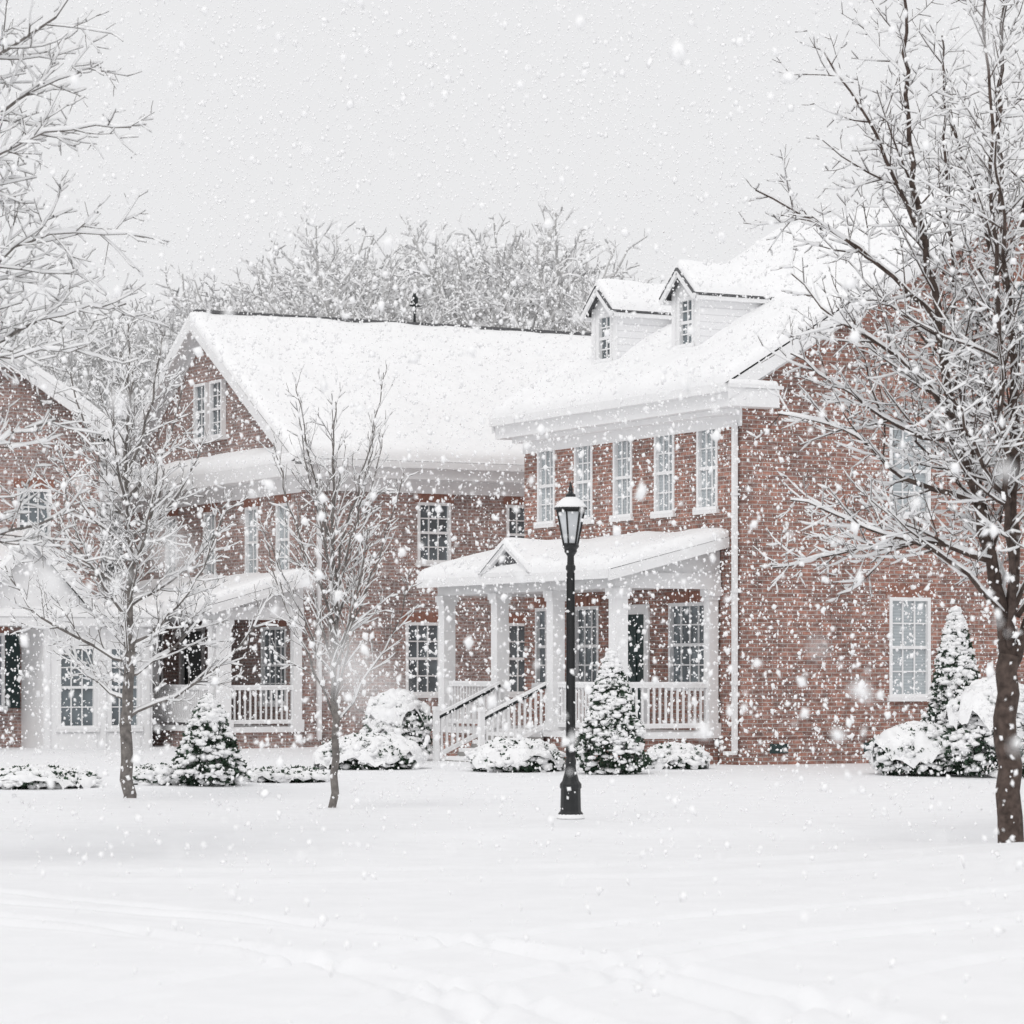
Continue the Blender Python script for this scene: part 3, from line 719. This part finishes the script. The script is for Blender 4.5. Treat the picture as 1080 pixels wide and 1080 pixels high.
# =================================================================== SHRUBS
def shrub(name,X,Y,wd,h,kind,seed):
    rr=random.Random(seed); V=[];F=[];M=[]
    def prof(t):
        if kind=='cone': return (1-t)**.75*(.35+.65*min(1,(t+.06)*6)) 
        return math.sqrt(max(0,1-((t-.30)/.72)**2)) if t>.3 else math.sqrt(max(.1,1-((.3-t)/.42)**2))
    R0=wd/2
    N=int((800 if kind=='cone' else 520)*wd*h+350)
    for i in range(N):
        t=rr.random()**1.1; a=rr.uniform(0,6.283)
        ln=noise.noise(Vector((math.cos(a)*2+seed,math.sin(a)*2,t*h*3)))*.22
        rad=R0*prof(t)*(rr.uniform(.72,1.02)+ln)
        c=Vector((rad*math.cos(a),rad*math.sin(a),t*h*.96+.02))
        out=Vector((math.cos(a),math.sin(a),.5)).normalized()
        for q in range(5):
            d=(out+Vector([rr.uniform(-.9,.9) for _ in range(3)])).normalized()
            s=d.cross(Vector([rr.uniform(-1,1) for _ in range(3)])).normalized()
            l=rr.uniform(.04,.10); ww=.018
            b=len(V); V.extend([tuple(c-s*ww),tuple(c+d*l*.6-s*ww*1.3),tuple(c+d*l),tuple(c+d*l*.6+s*ww*1.3)])
            F.append((b,b+1,b+2,b+3)); M.append(0)
    t_=(1+5**.5)/2
    iv=[Vector(p).normalized() for p in ((-1,t_,0),(1,t_,0),(-1,-t_,0),(1,-t_,0),(0,-1,t_),(0,1,t_),(0,-1,-t_),(0,1,-t_),(t_,0,-1),(t_,0,1),(-t_,0,-1),(-t_,0,1))]
    fi=((0,11,5),(0,5,1),(0,1,7),(0,7,10),(0,10,11),(1,5,9),(5,11,4),(11,10,2),(10,7,6),(7,1,8),(3,9,4),(3,4,2),(3,2,6),(3,6,8),(3,8,9),(4,9,5),(2,4,11),(6,2,10),(8,6,7),(9,8,1))
    K=int((430 if kind=='cone' else 460)*wd*h+170)
    for i in range(K):
        t=rr.random()**(.95 if kind=='cone' else .6); a=rr.uniform(0,6.283)
        ln=noise.noise(Vector((math.cos(a)*2+seed,math.sin(a)*2,t*h*3)))*.22
        if noise.noise(Vector((math.cos(a)*3,math.sin(a)*3+seed,t*h*4)))<-.18-.35*t: continue
        rad=R0*prof(t)*(rr.uniform(.8,1.03)+ln)
        c=Vector((rad*math.cos(a),rad*math.sin(a),t*h*.98+.03))
        sz=rr.uniform(.025,.09)*(1.2 if kind!='cone' else .95)
        sx,sy,sz_=sz*rr.uniform(.8,1.5),sz*rr.uniform(.8,1.5),sz*rr.uniform(.4,.75)
        b=len(V); dz=-.35
        for p in iv:
            k=rr.uniform(.8,1.2); dr=p.x*math.cos(a)+p.y*math.sin(a)
            V.append((c.x+p.x*sx*k,c.y+p.y*sy*k,c.z+p.z*sz_*k+dz*sz*max(0,dr)))
        for f in fi: F.append(tuple(b+q for q in f)); M.append(1)
    if kind=='low' or kind=='round':
        nr,na=18,52; b=len(V); t0=.32 if kind=='low' else .55
        for j in range(nr+1):
            ph=j/nr
            for k in range(na):
                a=2*math.pi*k/na
                tt=t0+(1.02-t0)*math.sin(ph*math.pi/2)
                lim=noise.noise(Vector((math.cos(a)*1.7+seed,math.sin(a)*1.7,0)))+.5*noise.noise(Vector((math.cos(a)*5+seed,math.sin(a)*5,0)))
                rad=R0*prof(min(tt,1.0))*(math.cos(ph*math.pi/2)**.35 if ph>.9 else 1)*1.06
                if j==nr: rad=0.001
                nz_=noise.noise(Vector((math.cos(a)*rad*5+seed,math.sin(a)*rad*5,tt*h*4)))*.13+noise.noise(Vector((math.cos(a)*rad*13,math.sin(a)*rad*13+seed,tt*h*9)))*.05
                z=tt*h+nz_*.9+.35*h*(1-ph)**2*lim
                rad*=1+nz_*.8
                V.append((rad*math.cos(a),rad*math.sin(a),z))
        for j in range(nr):
            for k in range(na):
                k2=(k+1)%na; F.append((b+j*na+k,b+j*na+k2,b+(j+1)*na+k2,b+(j+1)*na+k)); M.append(1)
    me=bpy.data.meshes.new(name); me.from_pydata(V,[],F); me.materials.append(M_leaf); me.materials.append(M_snow)
    me.polygons.foreach_set("material_index",M); me.polygons.foreach_set("use_smooth",[m==1 for m in M]); me.update()
    o=bpy.data.objects.new(name,me); scene.collection.objects.link(o); o.location=(X,Y,-.02)
for i,a in enumerate([("evergreen_shrub",1.67,51,1.3,2.1,'cone'),("evergreen_shrub",-4.7,47,1.25,1.4,'cone'),
    ("evergreen_shrub",7.75,53,1.35,2.9,'cone'),("snowy_shrub",6.95,51.8,1.6,.85,'low'),("snowy_shrub",8.15,51.2,1.7,1.6,'round'),
    ("snowy_shrub",-2.5,53.8,1.9,.62,'low'),("snowy_shrub",.08,52.4,1.55,.56,'low'),("snowy_shrub",2.9,53.6,1.15,.45,'low'),
    ("snowy_shrub",-7.2,46,1.7,.28,'low'),("snowy_shrub",-2.25,59.5,1.3,1.35,'round'),
    ("snowy_shrub",-3.6,48.5,1.3,.2,'low'),("snowy_shrub",-5.5,47,.7,.28,'low')]):
    shrub(*a,seed=i*7+3)

# =================================================================== STREET LAMP
SL=empty("street_lamp",(.70,36.2,-.06))
p=MB()
p.lathe([(.165,-.1),(.165,.07),(.15,.09),(.15,.13),(.125,.16),(.118,.42),(.13,.44),(.13,.48),(.10,.52),(.072,.62),(.06,.70),(.066,.72),(.066,.76),(.054,.80),(.05,1.4),(.047,2.2),(.043,3.02),(.058,3.04),(.058,3.08),(.043,3.10),(.04,3.2),(.06,3.23),(.075,3.25),(.075,3.28)],n=16)
for k in range(12):
    a=2*math.pi*k/12; c,s_=math.cos(a),math.sin(a)
    p.beam((c*.052,s_*.052,.82),(c*.043,s_*.043,3.0),.012,.012,0)
p.build("post",[M_iron],SL)
p=MB(); N8=6
p.lathe([(.075,3.281),(.10,3.31),(.10,3.33)],n=24)
zb,zt=3.33,3.74; rb,rt=.085,.165
for k in range(N8):
    a=2*math.pi*k/N8+.2; c,s_=math.cos(a),math.sin(a)
    p.beam((c*rb,s_*rb,zb),(c*rt,s_*rt,zt),.018,.018,0)
    a2=2*math.pi*(k+1)/N8+.2; c2,s2=math.cos(a2),math.sin(a2)
    p.beam((c*rt,s_*rt,zt),(c2*rt,s2*rt,zt),.025,.03,0); p.beam((c*rb,s_*rb,zb+.01),(c2*rb,s2*rb,zb+.01),.02,.025,0)
p.lathe([(.195,3.755),(.20,3.775),(.15,3.83),(.09,3.885),(.06,3.90),(.06,3.935),(.035,3.95),(.022,3.98),(.03,4.0),(.022,4.02),(.006,4.08)],n=24)
p.build("lantern_frame",[M_iron],SL)
p=MB(); p.lathe([(.078,3.335),(.156,3.738)],n=N8,rot=.2); p.build("lantern_glass",[M_lampglass],SL)
p=MB(); p.lathe([(.198,3.778),(.185,3.80),(.15,3.842),(.11,3.88),(.075,3.9),(.062,3.905)],n=20)
p.lathe([(.17,.071),(.165,.085),(.15,.12),(.13,.15)],n=20); 
p.build("lamp_snow",[M_snow],SL,smooth=True)

# =================================================================== GROUND
def axis(lo,hi,st,far_):
    a=list(np.arange(lo,hi+1e-6,st)); s=st; x=a[-1]
    while x<far_: s*=1.35; x+=s; a.append(x)
    s=st; x=a[0]; pre=[]
    while x>-far_: s*=1.35; x-=s; pre.append(x)
    return np.array(pre[::-1]+a)
xs=axis(-13,13,.06,1500)
ys=list(np.arange(11,38,.06))+list(np.arange(38,75,.3)); s_=.3; y=75
while y<1600: s_*=1.3; y+=s_; ys.append(y)
pre=[]; y=11; s_=.1
while y>-1200: s_*=1.35; y-=s_; pre.append(y)
ys=np.array(pre[::-1]+ys)
X,Yg=np.meshgrid(xs,ys)
def ss(x): x=np.clip(x,0,1); return x*x*(3-2*x)
H=np.zeros_like(X)
for (fx,fy,ph,a) in ((.35,.22,.3,.03),(.8,.35,1.7,.010),(.21,.4,2.2,.015)):
    H+=a*np.sin(X*fx+ph+np.sin(Yg*fy*.7))*np.cos(Yg*fy+ph*2+np.sin(X*fx*.6))
edge=34.0+.05*X+.35*np.sin(X*.25)
H+=.09*(ss((Yg-edge)/.9))-.14
H+=.24*np.exp(-(((X-6.0)/2.6)**2+((Yg-29.5)/3.0)**2))
H+=.10*np.exp(-(((X+6.0)/2.4)**2+((Yg-27.5)/3.0)**2))
H+=.06*ss((Yg-43)/6)
for (lx,ly,lr) in ((.70,36.2,.4),(-5.27,41.7,.4),(-2.28,38.9,.3)): H+=.05*np.exp(-(((X-lx)/lr)**2+((Yg-ly)/lr)**2))
def track(d,w=.13,dep=.035):
    return -dep*np.exp(-(d/w)**2)+dep*.4*np.exp(-((np.abs(d)-w*1.8)/(w*.6))**2)
def circ(cx,cy,r): return np.hypot(X-cx,Yg-cy)-r
near=1-ss((Yg-edge+1.2)/.8)
tr=np.zeros_like(X)
wv=.05*np.sin(X*1.3+Yg*.7)+.02*np.sin(X*3.1-Yg*2.2)
for cx,cy,r in ((-14,13.5,14.2),(-14,13.5,15.8),(-12,12.5,13.1),(-12,12.5,14.7),(13,12,12.6),(13,12,14.2),(15,10,17.5),(15,10,19.1)):
    tr+=track(circ(cx,cy,r)+wv,.11,.05)
for a,b in ((28.1,.03),(29.7,.035)):
    tr+=track(Yg-(a+b*X+.4*np.sin(X*.22)),.22,.028)
H+=tr*near
flat=H.ravel(); xf=X.ravel(); yf=Yg.ravel()
for i in range(len(flat)):
    if abs(xf[i])<9 and 13<yf[i]<36:
        flat[i]+=.006*noise.noise(Vector((xf[i]*1.6,yf[i]*.8,0)))+.005*noise.noise(Vector((xf[i]*5,yf[i]*4,3)))
ny,nx=X.shape
co=np.empty((ny*nx,3),dtype=np.float32); co[:,0]=xf; co[:,1]=yf; co[:,2]=flat
idx=np.arange(ny*nx).reshape(ny,nx)
q=np.stack([idx[:-1,:-1],idx[:-1,1:],idx[1:,1:],idx[1:,:-1]],-1).reshape(-1,4)
def np_mesh(name,co,q,k,mat,smooth):
    me=bpy.data.meshes.new(name); me.vertices.add(len(co)); me.vertices.foreach_set("co",co.astype(np.float32).ravel())
    me.loops.add(len(q)*k); me.loops.foreach_set("vertex_index",q.astype(np.int32).ravel())
    me.polygons.add(len(q)); me.polygons.foreach_set("loop_start",(np.arange(len(q))*k).astype(np.int32))
    me.polygons.foreach_set("loop_total",np.full(len(q),k,dtype=np.int32))
    me.polygons.foreach_set("use_smooth",np.full(len(q),smooth,dtype=bool))
    me.materials.append(mat); me.update(calc_edges=True)
    o=bpy.data.objects.new(name,me); scene.collection.objects.link(o); return o
np_mesh("snow_ground",co,q,4,M_ground,True)

# =================================================================== FALLING SNOW
m,nt,b=new_mat("snowflake")
b.inputs["Base Color"].default_value=(.975,.975,.98,1); b.inputs["Roughness"].default_value=.9
b.inputs["Specular IOR Level"].default_value=.1
M_flake=m
rng=np.random.default_rng(8)
NF=130000
P=np.empty((NF,3)); P[:,0]=rng.uniform(-13.5,13.5,NF); P[:,1]=10+47*rng.uniform(0,1,NF)**.76; P[:,2]=rng.uniform(.02,14.5,NF)
S=np.clip(rng.lognormal(math.log(.0128),.45,NF),.006,.036)
NB=40000
Q=np.empty((NB,3)); Q[:,0]=rng.uniform(-22,18,NB); Q[:,1]=rng.uniform(58,98,NB); Q[:,2]=rng.uniform(4,21,NB)
P=np.vstack([P,Q]); S=np.concatenate([S,np.clip(rng.lognormal(math.log(.018),.3,NB),.01,.03)])
NN=650
Q=np.empty((NN,3)); Q[:,0]=rng.uniform(-3,3,NN); Q[:,1]=rng.uniform(2.4,10,NN); Q[:,2]=rng.uniform(.2,4.5,NN)
P=np.vstack([P,Q]); S=np.concatenate([S,np.clip(rng.lognormal(math.log(.0068),.42,NN),.003,.014)])
G=np.array([(-.075,1.35,1.80),(-.055,1.22,1.79),(-.195,1.75,1.865),(.20,1.3,2.07),(-.47,3.1,1.89),(-.44,3.4,2.10),(-.31,4.6,1.93),(.53,4.6,1.765),(.75,7.0,1.65),(1.1,6.6,1.64),(-.42,6.2,2.86),(1.1,9.5,1.6),(.55,8.2,2.5),(-.2,7.7,2.9),(-1.6,8.0,1.2),(1.9,7.0,2.4),(-.62,4.0,2.3),(.62,3.8,2.05),(-.1,5,1.5),(.3,3.2,1.62),(-.4,3.6,1.58)])
P=np.vstack([P,G]); S=np.concatenate([S,np.array([.0115,.0085,.012,.0105,.012,.010,.013,.018,.015,.014,.013,.012,.012,.012,.02,.02,.009,.010,.008,.006,.007])])
NT=len(P)
bv=np.array([(1,0,0),(-1,0,0),(0,1,0),(0,-1,0),(0,0,1),(0,0,-1)],float)
bf=np.array([(0,2,4),(2,1,4),(1,3,4),(3,0,4),(2,0,5),(1,2,5),(3,1,5),(0,3,5)])
sc=rng.uniform(.6,1.4,(NT,6,1))*bv[None]*rng.uniform(.6,1.3,(NT,1,3))
ax=rng.normal(size=(NT,4)); ax/=np.linalg.norm(ax,axis=1)[:,None]
w_,x_,y_,z_=ax.T
Rm=np.stack([np.stack([1-2*(y_*y_+z_*z_),2*(x_*y_-z_*w_),2*(x_*z_+y_*w_)],-1),np.stack([2*(x_*y_+z_*w_),1-2*(x_*x_+z_*z_),2*(y_*z_-x_*w_)],-1),np.stack([2*(x_*z_-y_*w_),2*(y_*z_+x_*w_),1-2*(x_*x_+y_*y_)],-1)],1)
vv=np.einsum('nij,nkj->nki',Rm,sc)*S[:,None,None]
vv[:,:,2]*=1.25
vv+=P[:,None,:]
ff=(bf[None]+(np.arange(NT)*6)[:,None,None]).reshape(-1,3)
np_mesh("falling_snow",vv.reshape(-1,3),ff,3,M_flake,True)

# =================================================================== LIGHT / WORLD
wd=bpy.data.worlds.new("World"); scene.world=wd; wd.use_nodes=True
nt=wd.node_tree; bg=nt.nodes["Background"]
sky=nt.nodes.new("ShaderNodeTexSky"); sky.sky_type='NISHITA'; sky.sun_disc=False
sky.sun_elevation=R(48); sky.sun_rotation=R(200); sky.dust_density=4; sky.air_density=1
hs=nt.nodes.new("ShaderNodeHueSaturation"); hs.inputs["Saturation"].default_value=.15
mx=nt.nodes.new("ShaderNodeMix"); mx.data_type='RGBA'; mx.inputs["Factor"].default_value=.93
nt.links.new(sky.outputs["Color"],hs.inputs["Color"])
nt.links.new(hs.outputs["Color"],mx.inputs["A"]); mx.inputs["B"].default_value=(8.6,8.6,8.72,1)
nt.links.new(mx.outputs["Result"],bg.inputs["Color"]); bg.inputs["Strength"].default_value=.1
sl=bpy.data.lights.new("sun","SUN"); sl.energy=.75; sl.angle=R(18); sl.color=(1,.985,.96)
so=bpy.data.objects.new("sun",sl); scene.collection.objects.link(so)
az=R(200); el=R(48)
d=Vector((math.sin(az)*math.cos(el),math.cos(az)*math.cos(el),math.sin(el)))
so.rotation_euler=d.to_track_quat('Z','Y').to_euler()

cam=bpy.data.cameras.new("camera"); co_=bpy.data.objects.new("camera",cam); scene.collection.objects.link(co_)
co_.location=(0,0,1.8); co_.rotation_euler=(R(90),0,0)
cam.sensor_width=36; cam.lens=36*3200/1080; cam.shift_y=(705-540)/1080
cam.clip_end=5000; cam.clip_start=.1
cam.dof.use_dof=True; cam.dof.focus_distance=46; cam.dof.aperture_fstop=4.2
scene.camera=co_
scene.view_settings.view_transform='Standard'; scene.view_settings.look='None'; scene.view_settings.exposure=0
